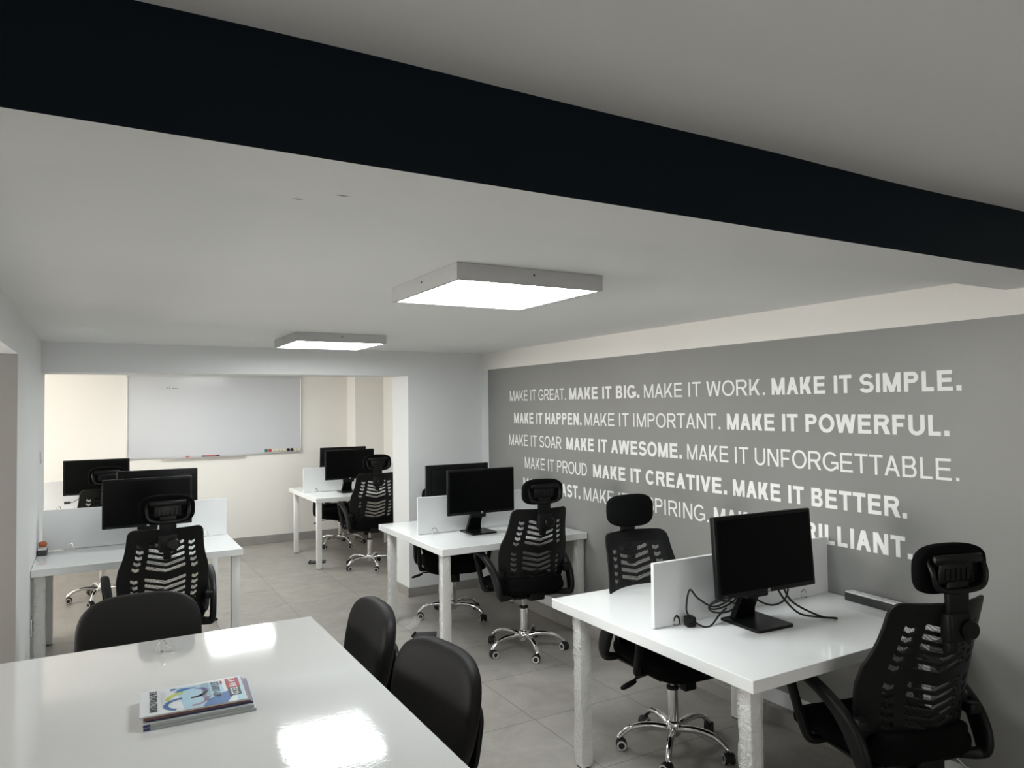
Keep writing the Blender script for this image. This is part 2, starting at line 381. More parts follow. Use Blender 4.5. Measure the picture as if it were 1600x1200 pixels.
# alcove behind
AL, AR = -2.40, 3.235
wb = MB(); wb.box((AL-.2, YB, 0), (AR+.3, YB+.2, 2.6)); struct('wall_back', wb, CREAM)
wp = MB(); wp.box((2.86, 8.98, 0), (AR+.01, YB, 2.6)); struct('wall_pier', wp, CREAM)
wa = MB(); wa.box((AR, 6.38, 0), (AR+.2, YB, 2.6)); struct('wall_alcove_right', wa, CREAM)
wz0, wz1, wy0, wy1 = 1.02, 2.0, 6.50, 9.20
wv = MB()
wv.box((AL-.2, 6.38, 0), (AL, YB, wz0)); wv.box((AL-.2, 6.38, wz1), (AL, YB, 2.6)); wv.box((AL-.2, 6.38, wz0), (AL, wy0, wz1)); wv.box((AL-.2, wy1, wz0), (AL, YB, wz1))
wv.box((AL-.2, 6.2, 0), (XL-.29, 6.38, 2.6))
struct('wall_alcove_left', wv, CREAM)
def window(name, axis, p, a0, a1, z0, z1, n):
    f = MB()
    def bx(u0, u1, w0, w1):
        f.box((p-.03, u0, w0), (p+.03, u1, w1)) if axis == 'x' else f.box((u0, p-.03, w0), (u1, p+.03, w1))
    bx(a0, a1, z0, z0+.06); bx(a0, a1, z1-.06, z1); bx(a0, a0+.06, z0+.06, z1-.06); bx(a1-.06, a1, z0+.06, z1-.06)
    for i in range(1, n):
        c = a0+(a1-a0)*i/n; bx(c-.03, c+.03, z0+.06, z1-.06)
    o = struct(name, f, METALW); return o
window('window_1', 'x', AL-.12, wy0, wy1, wz0, wz1, 2)
bsk = MB(); x = AL+.02
while x < 2.85:
    x2 = min(x+.6, 2.858); bsk.box((x+.001, YB-.012, 0), (x2-.001, YB-.001, .10), 0, .002, 1); x += .6
bsk.box((2.848, 8.968, 0), (2.859, YB-.013, .10)); bsk.box((2.848, 8.968, 0), (AR-.012, 8.979, .10)); bsk.box((AR-.012, 6.39, 0), (AR-.001, 8.967, .10))
struct('baseboard_back', bsk, SKIRT)
# wall behind the camera, with an unseen window added for fill light
wf = MB(); wf.box((-3.2, -3.8, 0), (3.4, -3.6, .6)); wf.box((-3.2, -3.8, 2.1), (3.4, -3.6, 2.6)); wf.box((-3.2, -3.8, .6), (-.4, -3.6, 2.1)); wf.box((2.8, -3.8, .6), (3.4, -3.6, 2.1))
struct('wall_front', wf, WHITE)
window('window_3', 'x', -3.1, 2.95, 4.55, .9, 2.0, 2)
window('fill_window', 'y', -3.7, -.4, 2.8, .6, 2.1, 3)  # added window frame where the front fill light enters

# ------------------------------------------------------------------ motto on the grey wall
ROWS = [
 (1.700, .088, [("MAKE IT GREAT.", 'r', 5.463, 4.60), ("MAKE IT BIG.", 'b', 4.555, 3.735), ("MAKE IT WORK.", 'r', 3.69, 2.70), ("MAKE IT SIMPLE.", 'b', 2.655, 1.68)]),
 (1.509, .090, [("MAKE IT HAPPEN.", 'b', 5.395, 4.40), ("MAKE IT IMPORTANT.", 'r', 4.36, 3.025), ("MAKE IT POWERFUL.", 'b', 2.975, 1.735)]),
 (1.322, .092, [("MAKE IT SOAR", 'r', 5.483, 4.67), ("MAKE IT AWESOME.", 'b', 4.605, 3.345), ("MAKE IT UNFORGETTABLE.", 'r', 3.30, 1.70)]),
 (1.139, .092, [("MAKE IT PROUD", 'r', 5.223, 4.34), ("MAKE IT CREATIVE.", 'b', 4.265, 2.985), ("MAKE IT BETTER.", 'b', 2.94, 1.93)]),
 (.962, .095, [("MAKE IT LAST.", 'b', 5.253, 4.43), ("MAKE IT INSPIRING.", 'r', 4.385, 3.13), ("MAKE IT BRILLIANT.", 'b', 3.09, 1.91)]),
]
for z, h, segs in ROWS:
    for s_, wgt, y0, y1 in segs:
        o = empty('wall_lettering', (XW-.0012, y0, z))
        tag(o, ('bold' if wgt == 'b' else 'thin') + ' white wall lettering reading ' + s_.strip('.') + ' on the grey wall', 'wall lettering', 'motto lettering on the grey wall')
        i = 0
        for word in s_.split(' '):
            mb = MB(); put_text(mb, s_, wgt, (0, 0, 0), (0, -1, 0), (0, 0, 1), y0-y1, h, only=(i, i+len(word)))
            link('lettering', mb.mesh('lettering', LETTER, 0), o); i += len(word)+1

# ------------------------------------------------------------------ ceiling lamps
def lamp(x0, y0, label, s=.61, h=.058):
    t = empty('ceiling_panel_lamp', (x0+s/2, y0+s/2, ZC-.001)); tag(t, label, 'ceiling lamp', 'square LED panels on the ceiling')
    f = MB(); a, b = s/2, s/2-.014
    for lo, hi in (((-a, -a, -h), (a, -b, 0)), ((-a, b, -h), (a, a, 0)), ((-a, -b, -h), (-b, b, 0)), ((b, -b, -h), (a, b, 0))): f.box(lo, hi)
    f.box((-b, -b, -.012), (b, b, -.001))
    link('frame', cached('lampf%g' % s, lambda: f.mesh('frame', LAMPF, 0)), t)
    d = MB(); d.box((-b+.0005, -b+.0005, -h+.004), (b-.0005, b-.0005, -h+.010)); link('diffuser', cached('lampd%g' % s, lambda: d.mesh('diffuser', GLOW, 0)), t)
    sc = MB(); sc.lathe([(.004, 0), (.004, .002)], 10)
    for loc, rot in (((0, -a-.0018, -.022), (-PI/2, 0, 0)), ((-a-.0018, 0, -.022), (0, PI/2, 0))):
        link('screw', cached('lamps', lambda: sc.mesh('screw', DGREY)), t, loc, rot)
lamp(1.055, 2.20, 'nearest lit white square panel lamp, large, between the beam and the desks')
lamp(1.10, 4.68, 'smaller-looking lit square panel lamp further back, close to the whiteboard opening')
lamp(.975, 7.53, 'lit square panel lamp inside the whiteboard alcove, behind the header')

# ------------------------------------------------------------------ whiteboard and what is on it
t = empty('whiteboard', (1.286, YB, 1.58)); tag(t, 'large white magnetic board in an aluminium frame on the back wall', 'whiteboard')
hw, hh = .98, .48
b = MB(); b.box((-hw+.01, -.014, -hh+.01), (hw-.01, -.002, hh-.01)); link('board_surface', b.mesh('board_surface', BOARD, 0), t)
b = MB()
for lo, hi in (((-hw, -.02, -hh), (hw, -.001, -hh+.016)), ((-hw, -.02, hh-.016), (hw, -.001, hh)), ((-hw, -.02, -hh+.016), (-hw+.016, -.001, hh-.016)), ((hw-.016, -.02, -hh+.016), (hw, -.001, hh-.016))): b.box(lo, hi, 0, .002, 1)
link('frame', b.mesh('frame', ALU), t)
cc = MB(); cc.box((-.018, -.024, -.018), (.018, 0, .018), 0, .006, 2)
ccm = cc.mesh('corner_cap', RING)
for sx in (-1, 1):
    for sz in (-1, 1): link('corner_cap', ccm, t, (sx*(hw-.012), -.0005, sz*(hh-.012)))
b = MB(); b.box((-.62, -.06, -hh-.008), (.30, -.0205, -hh), 0, .002, 1); link('pen_tray', b.mesh('pen_tray', ALU), t)
wn = MB()                                   # a few faint strokes left from a marker
for x0, z0, x1, z1 in ((0, 0, .022, 0), (.055, -.004, .075, .002), (.065, .022, .075, .002), (.09, .022, .102, .018), (.102, .018, .092, .0), (.092, .0, .105, -.003), (.12, .004, .145, .006), (.145, .006, .19, .004), (.055, .022, .066, .02)):
    d = Vector((x1-x0, 0, z1-z0)); n_ = Vector((-d.z, 0, d.x)).normalized()*.0022
    a, c = Vector((x0, 0, z0)), Vector((x1, 0, z1)); wn.add([a-n_, c-n_, c+n_, a+n_], [(0, 1, 2, 3)])
link('marker_note', wn.mesh('marker_note', DGREY, 0), t, (-.635, -.0147, .325), label='faint dark handwriting near the top left corner')
mg = MB(); mg.lathe([(.0195, 0), (.0205, .002), (.0205, .008), (.017, .010)], 18)
names = [('teal', TEAL), ('red', REDP), ('cream', CREAMP), ('cream', CREAMP), ('cream', CREAMP), ('cream', CREAMP), ('black', RUBBER), ('black', RUBBER), ('cream', CREAMP), ('cream', CREAMP)]
ordn = ['beside the red one', 'beside the teal one', 'next to the red one', 'second after the red one', 'third after the red one', 'just before the black pair', 'left of the black pair', 'right of the black pair', 'just after the black pair', 'nearest the board corner']
for i, ((cn_, mm), od) in enumerate(zip(names, ordn)):
    o = link('magnet', cached('mag'+cn_, lambda: mg.mesh('magnet', mm)), None, (1.286+.545+i*.0445, YB-.0145, 1.58-hh+.043), (PI/2, 0, 0))
    tag(o, 'round %s magnet in the whiteboard row, %s' % (cn_, od), 'magnet', 'round magnets along the whiteboard bottom')
mk = empty('marker_pen', (1.19, YB-.041, 1.58-hh+.0085)); tag(mk, 'red marker pen with black ends on the whiteboard tray', 'marker pen')
mb = MB(); mb.tube([(-.06, 0, 0), (.06, 0, 0)], .008, n=12); link('barrel', mb.mesh('barrel', REDP), mk)
mb = MB(); mb.tube([(.0605, 0, 0), (.10, 0, 0)], .0083, n=12); link('cap', mb.mesh('cap', RUBBER), mk, label='black cap')
mb = MB(); mb.tube([(-.0605, 0, 0), (-.085, 0, 0), (-.10, 0, 0)], [.008, .008, .004], n=12); link('tail_plug', mb.mesh('tail_plug', RUBBER), mk, label='black end plug')
mb = MB(); mb.box((-.02, -.014, 0), (.02, .014, .018), 0, .004, 2)
o = link('eraser', mb.mesh('eraser', mat('pink_felt', (.55, .16, .18), .8)), None, (.94, YB-.041, 1.58-hh+.0005)); tag(o, 'small pinkish red eraser on the whiteboard tray', 'eraser')

# ------------------------------------------------------------------ double desks with a low screen between the two seats
LEGH = .686; DT = .73
def clip_mesh():
    m = MB()
    m.tube([(-.016, 0, .0), (-.018, 0, .014), (-.012, 0, .030), (0, 0, .040), (.012, 0, .030), (.018, 0, .014), (.016, 0, .0)], .0045, .007, n=8, side=(0, 1, 0))
    m.box((-.022, -.012, 0), (.022, .012, .005), 0, .002, 1)
    return m.mesh('clip', CHROME)
def leg_mesh():
    m = MB(); m.box((-.025, -.025, .006), (.025, .025, LEGH), 0, .003, 2); m.box((-.022, -.022, 0), (.022, .022, .006), 1)
    return m.mesh('leg', [METALW, RUBBER])
def wrap_mesh(seed):
    rnd = random.Random(seed); m = MB(); n = 20; pts = []
    prof = [(-.0275, -.0275), (0, -.0275), (.0275, -.0275), (.0275, 0), (.0275, .0275), (0, .0275), (-.0275, .0275), (-.0275, 0)]
    vs = []
    for i in range(n+1):
        z = .02+(LEGH-.025)*i/n
        for x, y in prof:
            k = 1+rnd.uniform(-.01, .13); vs.append((x*k, y*k, z))
    fs = [(i*8+k, i*8+(k+1) % 8, (i+1)*8+(k+1) % 8, (i+1)*8+k) for i in range(n) for k in range(8)]
    m.add(vs, fs); return m.mesh('plastic_wrap', FILM, 60)
def desk(x0, x1, y0, y1, label, scr=(None, None), yd=None, wraps=(), clips=(), ins_r=.0):
    cx, cy = (x0+x1)/2, (y0+y1)/2
    t = empty('double_desk', (cx, cy, 0)); tag(t, label, 'desk', 'white double desks')
    X0, X1, Y0, Y1 = x0-cx, x1-cx, y0-cy, y1-cy
    m = MB(); m.box((X0, Y0, LEGH), (X1, Y1, DT), 0, .0015, 1)
    link('tabletop', m.mesh('tabletop', LAM, 25), t)
    legs = [(X0+.042, Y0+.055), (X1-.042-ins_r, Y0+.055), (X0+.042, Y1-.185), (X1-.042-ins_r, Y1-.185)]
    for i, (a, b_) in enumerate(legs):
        lg = link('leg', cached('leg', leg_mesh), t, (a, b_, 0))
        if i in wraps: link('plastic_wrap', cached('wrap%d' % i, lambda: wrap_mesh(i+3)), lg, label='crinkled clear film wrapped round the leg')
    for nm, lo, hi in (('cross_rail', (X0+.068, Y0+.26, LEGH-.035), (X1-.068-ins_r, Y0+.30, LEGH-.0005)), ('cross_rail', (X0+.068, Y1-.60, LEGH-.035), (X1-.068-ins_r, Y1-.56, LEGH-.0005))):
        m = MB(); m.box(lo, hi, 0, .002, 1); link(nm, m.mesh(nm, METALW), t)
    if scr[0] is not None:
        m = MB(); m.box((scr[0]-cx, yd-cy-.009, DT+.004), (scr[1]-cx, yd-cy+.009, 1.0), 0, .0015, 1)
        pn = link('divider_screen', m.mesh('divider_screen', LAM2, 25), t)
        for cxx in clips: link('clip', cached('clip', clip_mesh), pn, (cxx-cx, yd-cy-.006, DT+.0002), label='small chrome clip')
    return t
desk(1.908, 3.108, 1.73, 2.963, 'white gloss desk nearest the camera under the lettering, power strip on it', (2.0, 3.10), 2.338, (0, 2), (2.12, 2.92), .12)
desk(1.955, 3.108, 4.34, 5.56, 'white gloss desk in front of the grey wall pillar, second from the camera', (2.03, 3.095), 4.94, (0, 1, 2), (2.16, 2.9))
desk(1.965, 3.135, 7.48, 8.70, 'white desk in the alcove corner right of the whiteboard, thin bare legs', (1.985, 3.10), 8.09, (), (2.12, 2.95))
desk(XL+.003, .857, 5.12, 6.36, 'white desk against the left wall, low screen with rear-facing monitor', (-.30, .848), 5.76, (0,), (-.14, .26, .70))
desk(-.66, .58, 7.48, 8.70, 'white desk in the far left alcove behind the left wall desk', (-.64, .56), 8.09, (), (-.3, .3))

# meeting table at the front
t = empty('meeting_table', (.25, 2.2, 0)); tag(t, 'large glossy white meeting table in the foreground with magazines on it', 'table')
m = MB(); m.box((-.62, -1.1, LEGH), (.59, 1.095, DT), 0, .0015, 1); link('tabletop', m.mesh('tabletop', LAMT, 25), t)
for a in (-.575, .545):
    for b_ in (-1.04, 1.035): link('leg', cached('leg', leg_mesh), t, (a, b_, 0))
for lo, hi in (((-.595, -1.01, LEGH-.05), (-.555, 1.005, LEGH-.0005)), ((.525, -1.01, LEGH-.05), (.565, 1.005, LEGH-.0005))):
    m = MB(); m.box(lo, hi, 0, .002, 1); link('side_rail', m.mesh('side_rail', METALW), t)
def fin_clip():
    m = MB()
    m.box((-.004, -.016, 0), (.004, .016, .004), 0)
    m.prism([(-.006, 0), (.040, 0), (.040, .010), (.026, .016), (.012, .026), (.002, .048), (-.006, .048)], .003, 0, Tr((0, .0015, 0)) @ Rot(PI/2, 'X'))
    m.tube([(.006, -.003, .046), (.014, -.006, .030), (.028, -.008, .022), (.042, -.008, .020), (.044, -.006, .002)], .0035, n=8)
    m.tube([(-.008, .004, .046), (-.020, .006, .026), (-.026, .006, .002)], .0035, n=8)
    return m.mesh('metal_clip', CHROME)
link('metal_clip', fin_clip(), t, (.225-.25, 3.115-2.2, DT+.0002), (0, 0, R(-8)), label='small chrome clip standing on the tabletop')

# ------------------------------------------------------------------ monitors
def mon_meshes():
    d = {}
    W, H = .2725, .1625
    m = MB(); m.box((-W, -.014, -H), (W, .012, H), 0, .005, 2)
    m.box((-W+.045, .0115, -H+.03), (W-.045, .034, H-.04), 0, .008, 2); m.box((-.09, .033, -.09), (.09, .047, .07), 0, .006, 2)
    d['panel'] = m.mesh('panel', BEZEL)
    m = MB(); m.box((-W+.014, -.0150, -H+.019), (W-.014, -.0142, H-.014)); d['screen'] = m.mesh('screen', SCREEN, 0)
    m = MB(); m.lathe([(.0085, 0), (.0085, .0012)], 20, 0)
    for poly in ([(-.0045, -.004), (-.0035, -.004), (-.0015, .005), (-.0025, .005)], [(-.002, .0005), (-.0005, .0015), (-.0018, -.004), (-.003, -.004)], [(.0005, -.0055), (.0015, -.0055), (.0035, .002), (.0025, .002)], [(.0025, .002), (.005, .002), (.0038, -.003), (.0015, -.003)]):
        m.add([(a, b_, .0014) for a, b_ in poly], [(0, 1, 2, 3)], 1)
    d['logo'] = m.mesh('logo', [LOGO, BEZEL])
    m = MB(); m.box((-.012, 0, -.003), (.012, .001, .003)); d['tag'] = m.mesh('name_tag', DGREY, 0)
    m = MB()                                   # column leaning forward from the back of the base
    prof = [(-.075, .012), (-.10, .055), (-.085, .10), (-.02, .19), (.005, .25)]
    vs = []
    for y, z, w_ in ((.085, .012, .058), (.075, .05, .05), (.045, .11, .048), (.02, .16, .052), (.012, .22, .054)):
        for sx, sy in ((-1, -.014), (1, -.014), (1, .014), (-1, .014)): vs.append((sx*w_, y+sy, z))
    fs = [(i*4+k, i*4+(k+1) % 4, i*4+4+(k+1) % 4, i*4+4+k) for i in range(4) for k in range(4)] + [(3, 2, 1, 0), (16, 17, 18, 19)]
    m.add(vs, fs); d['neck'] = m.mesh('neck', BLKS, 50)
    m = MB(); m.box((-.062, -.008, .11), (.062, .024, .185), 0, .008, 2); d['hinge'] = m.mesh('hinge_block', BLK)
    m = MB(); pl = [(-.10, .11), (-.10, -.085)] + arc(-.09, -.095, .01, PI, 1.5*PI, 4) + arc(.09, -.095, .01, 1.5*PI, 2*PI, 4) + [(.10, .11)]
    m.prism(pl, .012); d['base'] = m.mesh('base', BLKS)
    return d
def monitor(x, y, rz, label, tilt=-4, z=DT, lift=0.0, extra=None):
    D = cached('mon', mon_meshes)
    t = empty('computer_monitor', (x, y, z+.0003), rz); tag(t, label, 'monitor', 'black computer monitors')
    P = link('panel', D['panel'], t, (0, -.045, .308+lift), (R(tilt), 0, 0))
    link('screen', D['screen'], P); link('logo', D['logo'], P, (0, -.0143, -.1535), (PI/2, 0, 0), label='small round silver logo')
    link('name_tag', D['tag'], P, (-.235, -.0152, -.1535))
    link('neck', D['neck'], t); link('hinge_block', D['hinge'], t); link('base', D['base'], t)
    return t
MON_R = monitor(2.420, 2.165, R(-3), 'black monitor on the nearest desk with tangled black cables beneath it')
monitor(2.452, 4.79, 0, 'black monitor facing us on the desk before the pillar', 0)
monitor(2.50, 5.20, PI, 'black monitor seen from behind on the desk before the pillar', 0)
monitor(2.43, 7.88, R(-1), 'black monitor facing us on the alcove desk right of the whiteboard', 0)
monitor(2.52, 8.34, PI, 'black monitor seen from behind on the alcove desk right of the whiteboard', -4)
monitor(.312, 5.56, 0, 'black monitor facing us on the left wall desk, behind the headrest', 0)
monitor(.41, 6.02, PI, 'black monitor seen from behind on the left wall desk', 0, lift=.012)
MON_FL = monitor(.015, 7.95, 0, 'black monitor at the far left, against the bright alcove wall', 0)
mb = MB(); mb.tube([(-.10, .02, .17), (-.14, .0, .11), (-.19, -.06, .085), (-.215, -.08, .085)], .003, n=8); link('cable', mb.mesh('cable', RUBBER), MON_FL)
mb = MB(); mb.box((-.262, -.096, .074), (-.215, -.068, .096), 0, .003, 1); link('cable_plug', mb.mesh('cable_plug', DGREY), MON_FL)

def smooth_path(pts, n=6):
    P = [Vector(p) for p in pts]; out = []
    for i in range(len(P)-1):
        p0, p1, p2, p3 = P[max(i-1, 0)], P[i], P[i+1], P[min(i+2, len(P)-1)]
        for k in range(n):
            t_ = k/n; out.append(.5*((2*p1)+(-p0+p2)*t_+(2*p0-5*p1+4*p2-p3)*t_**2+(-p0+3*p1-3*p2+p3)*t_**3))
    return out+[P[-1]]
def cable(name, pts, r, m_, label, cat='cable', group=None):
    mb = MB(); mb.tube(smooth_path(pts), r, n=8); o = link(name, mb.mesh(name, m_, 60)); tag(o, label, cat, group); return o
Z = DT+.0045
pc = empty('power_cable', (2.16, 2.30, DT)); tag(pc, 'coiled black power cable with a chunky plug left of the nearest monitor', 'cable', 'cables on the nearest desk')
def loc(pts): return [(a-2.16, b_-2.30, c-DT) for a, b_, c in pts]
mb = MB(); mb.tube(smooth_path(loc([(2.44, 2.19, .92), (2.38, 2.22, .86), (2.28, 2.26, .80), (2.20, 2.28, .84), (2.16, 2.29, .88), (2.14, 2.29, .80), (2.165, 2.285, Z+.025)])), .0042, n=8)
for k in range(3):
    q = [(2.30+.075*math.cos(a)+.012*k, 2.245+.02*math.sin(a)+.006*k, .800+.016*k+.018*math.sin(a*1.0+k)) for a in [2*PI*i/24 for i in range(25)]]
    mb.tube([Vector(p)-Vector((2.16, 2.30, DT)) for p in q], .0038, n=8)
mb.tube(smooth_path(loc([(2.16, 2.27, Z+.02), (2.19, 2.245, Z), (2.23, 2.24, Z), (2.30, 2.26, Z+.03), (2.33, 2.25, .79)])), .0038, n=8)
link('cord', mb.mesh('cord', RUBBER, 60), pc)
mb = MB(); mb.box((-.020, -.035, .0), (.022, .010, .042), 0, .007, 2); mb.tube([(-.006, -.035, .02), (-.006, -.055, .02)], .0024, n=8); mb.tube([(.010, -.035, .02), (.010, -.055, .02)], .0024, n=8)
link('plug', mb.mesh('plug', BLK), pc, (0, 0, .0005), (0, 0, R(-20)))
vc = empty('video_cable', (2.6, 2.1, DT)); tag(vc, 'thick black video cable looping down right of the nearest monitor', 'cable', 'cables on the nearest desk')
def loc2(pts): return [(a-2.6, b_-2.1, c-DT) for a, b_, c in pts]
mb = MB(); mb.tube(smooth_path(loc2([(2.54, 2.17, .90), (2.56, 2.17, .85), (2.585, 2.15, .80), (2.62, 2.11, Z+.02), (2.69, 2.07, Z+.005), (2.735, 2.05, Z), (2.75, 2.03, Z), (2.73, 2.025, Z+.006), (2.68, 2.06, Z+.014), (2.63, 2.15, .79), (2.605, 2.18, .85), (2.60, 2.19, .90)])), .0044, n=8)
mb.tube(smooth_path(loc2([(2.50, 2.22, .83), (2.46, 2.23, .79), (2.42, 2.25, Z), (2.40, 2.27, Z)])), .004, n=8)
mb.tube(smooth_path(loc2([(2.46, 2.24, .83), (2.52, 2.22, .79), (2.58, 2.21, .775), (2.625, 2.19, .80), (2.64, 2.18, .87), (2.64, 2.18, .90)])), .004, n=8)
link('cord', mb.mesh('cord', RUBBER, 60), vc)
mb = MB(); mb.box((.030, .072, .115), (.050, .088, .165), 0, .003, 1); link('connector', mb.mesh('connector', STEEL), vc, label='grey metal connector')

# power strips
def power_strip(x, y, rz, label, L=.29):
    t = empty('power_strip', (x, y, DT+.0003), rz); tag(t, label, 'power strip', 'power strips on desks')
    m = MB(); m.box((-L/2, -.026, 0), (L/2, .026, .036), 0, .006, 2); link('housing', m.mesh('housing', DGREY), t)
    m = MB(); m.box((-L/2+.003, -.0245, .0362), (L/2-.003, .0245, .043), 0, .003, 1); link('cover', m.mesh('cover', PAPER), t, label='white top cover')
    s_ = MB(); s_.lathe([(.017, 0), (.017, .0006)], 16); s_.lathe([(.003, .0006), (.003, .0009)], 8, 1, Tr((.007, 0, 0))); s_.lathe([(.003, .0006), (.003, .0009)], 8, 1, Tr((-.007, 0, 0)))
    for k in range(4 if L > .2 else 1): link('socket', cached('sock', lambda: s_.mesh('socket', [PAPER, RUBBER])), t, (-L/2+.055+k*.058, 0, .0431))
    return t
power_strip(3.066, 2.06, PI/2-R(4), 'long power strip on the nearest desk against the grey wall')
power_strip(-.294, 5.66, PI/2, 'short power strip against the left wall on the left desk', .16)
mb = MB(); mb.pad(.026, .02, .018, .8, .8, 14, 8, fn=lambda q: q*(1+.25*noise.noise(q*60)))
o = link('plug_adapter', mb.mesh('plug_adapter', ORANGE, 50), None, (-.294, 5.69, DT+.0434+.0165)); tag(o, 'small orange plug adapter on top of a power strip by the left wall', 'plug')

# white cord hanging down the wall under the nearest desk
cable('hanging_cord', [(3.1105, 2.13, .66), (3.110, 2.12, .55), (3.108, 2.02, .40), (3.108, 1.90, .30), (3.108, 1.72, .16), (3.10, 1.60, .12)], .004, CABLEW, 'thin white cord running down the wall under the nearest desk')

# things on the floor
def floor_bag(x, y, rz, label, s=1.0):
    t = empty('mounting_plate', (x, y, .0005), rz); tag(t, label, 'plastic part', 'grey plastic plates on the floor')
    m = MB(); m.prism([(-.085*s, -.055*s), (.075*s, -.06*s), (.095*s, .05*s), (-.05*s, .06*s)], .012, 0)
    link('plate', m.mesh('plate', DGREY), t)
    m = MB(); m.tube([(-.085*s, -.04*s, .017), (-.06*s, .04*s, .018)], .008, n=8); link('rolled_edge', m.mesh('rolled_edge', RUBBER), t)
floor_bag(2.07, 4.93, R(-20), 'flat dark grey plastic plate on the tiles by the pillar desk')
floor_bag(2.07, 7.86, R(-10), 'flat dark grey plastic plate on the tiles under the alcove desk', 1.05)
fm = MB(); rnd = random.Random(5); gx, gy = 8, 5; vs = []
for i in range(gx+1):
    for j in range(gy+1): vs.append((i/gx*.16-.08, j/gy*.07-.035, .004+.018*abs(noise.noise((i*.7, j*.9, 1.3)))+(.05*(i/gx)**3)))
fm.add(vs, [(i*(gy+1)+j, (i+1)*(gy+1)+j, (i+1)*(gy+1)+j+1, i*(gy+1)+j+1) for i in range(gx) for j in range(gy)])
o = link('plastic_film', fm.mesh('plastic_film', FILMC, 60), None, (2.07, 5.16, .0005), (0, 0, R(30))); tag(o, 'scrap of clear plastic film on the floor by the pillar desk leg', 'plastic film')

# light switch and socket on the left wall
t = empty('light_switch', (XL, 5.955, 1.345)); tag(t, 'small white light switch on the end of the left wall', 'switch')
mb = MB(); mb.box((.0005, -.035, -.042), (.009, .035, .042), 0, .003, 2); link('plate', mb.mesh('plate', PAPER), t)
mb = MB(); mb.box((.0092, -.018, -.025), (.013, .018, .025), 0, .002, 1); link('rocker', mb.mesh('rocker', PAPER), t)
t = empty('wall_socket', (XL, 5.20, .385)); tag(t, 'white wall socket with a grey plug under the left wall desk', 'socket')
mb = MB(); mb.box((.0005, -.05, -.05), (.009, .05, .05), 0, .003, 2); link('plate', mb.mesh('plate', PAPER), t)
mb = MB(); mb.box((.0092, -.02, -.03), (.034, .02, .03), 0, .006, 2); mb.tube(smooth_path([(.03, 0, -.028), (.035, .01, -.10), (.03, .03, -.20), (.035, .05, -.33), (.05, .08, -.379)]), .004, n=8)
link('plug', mb.mesh('plug', RING, 50), t, label='grey plug with hanging cord')

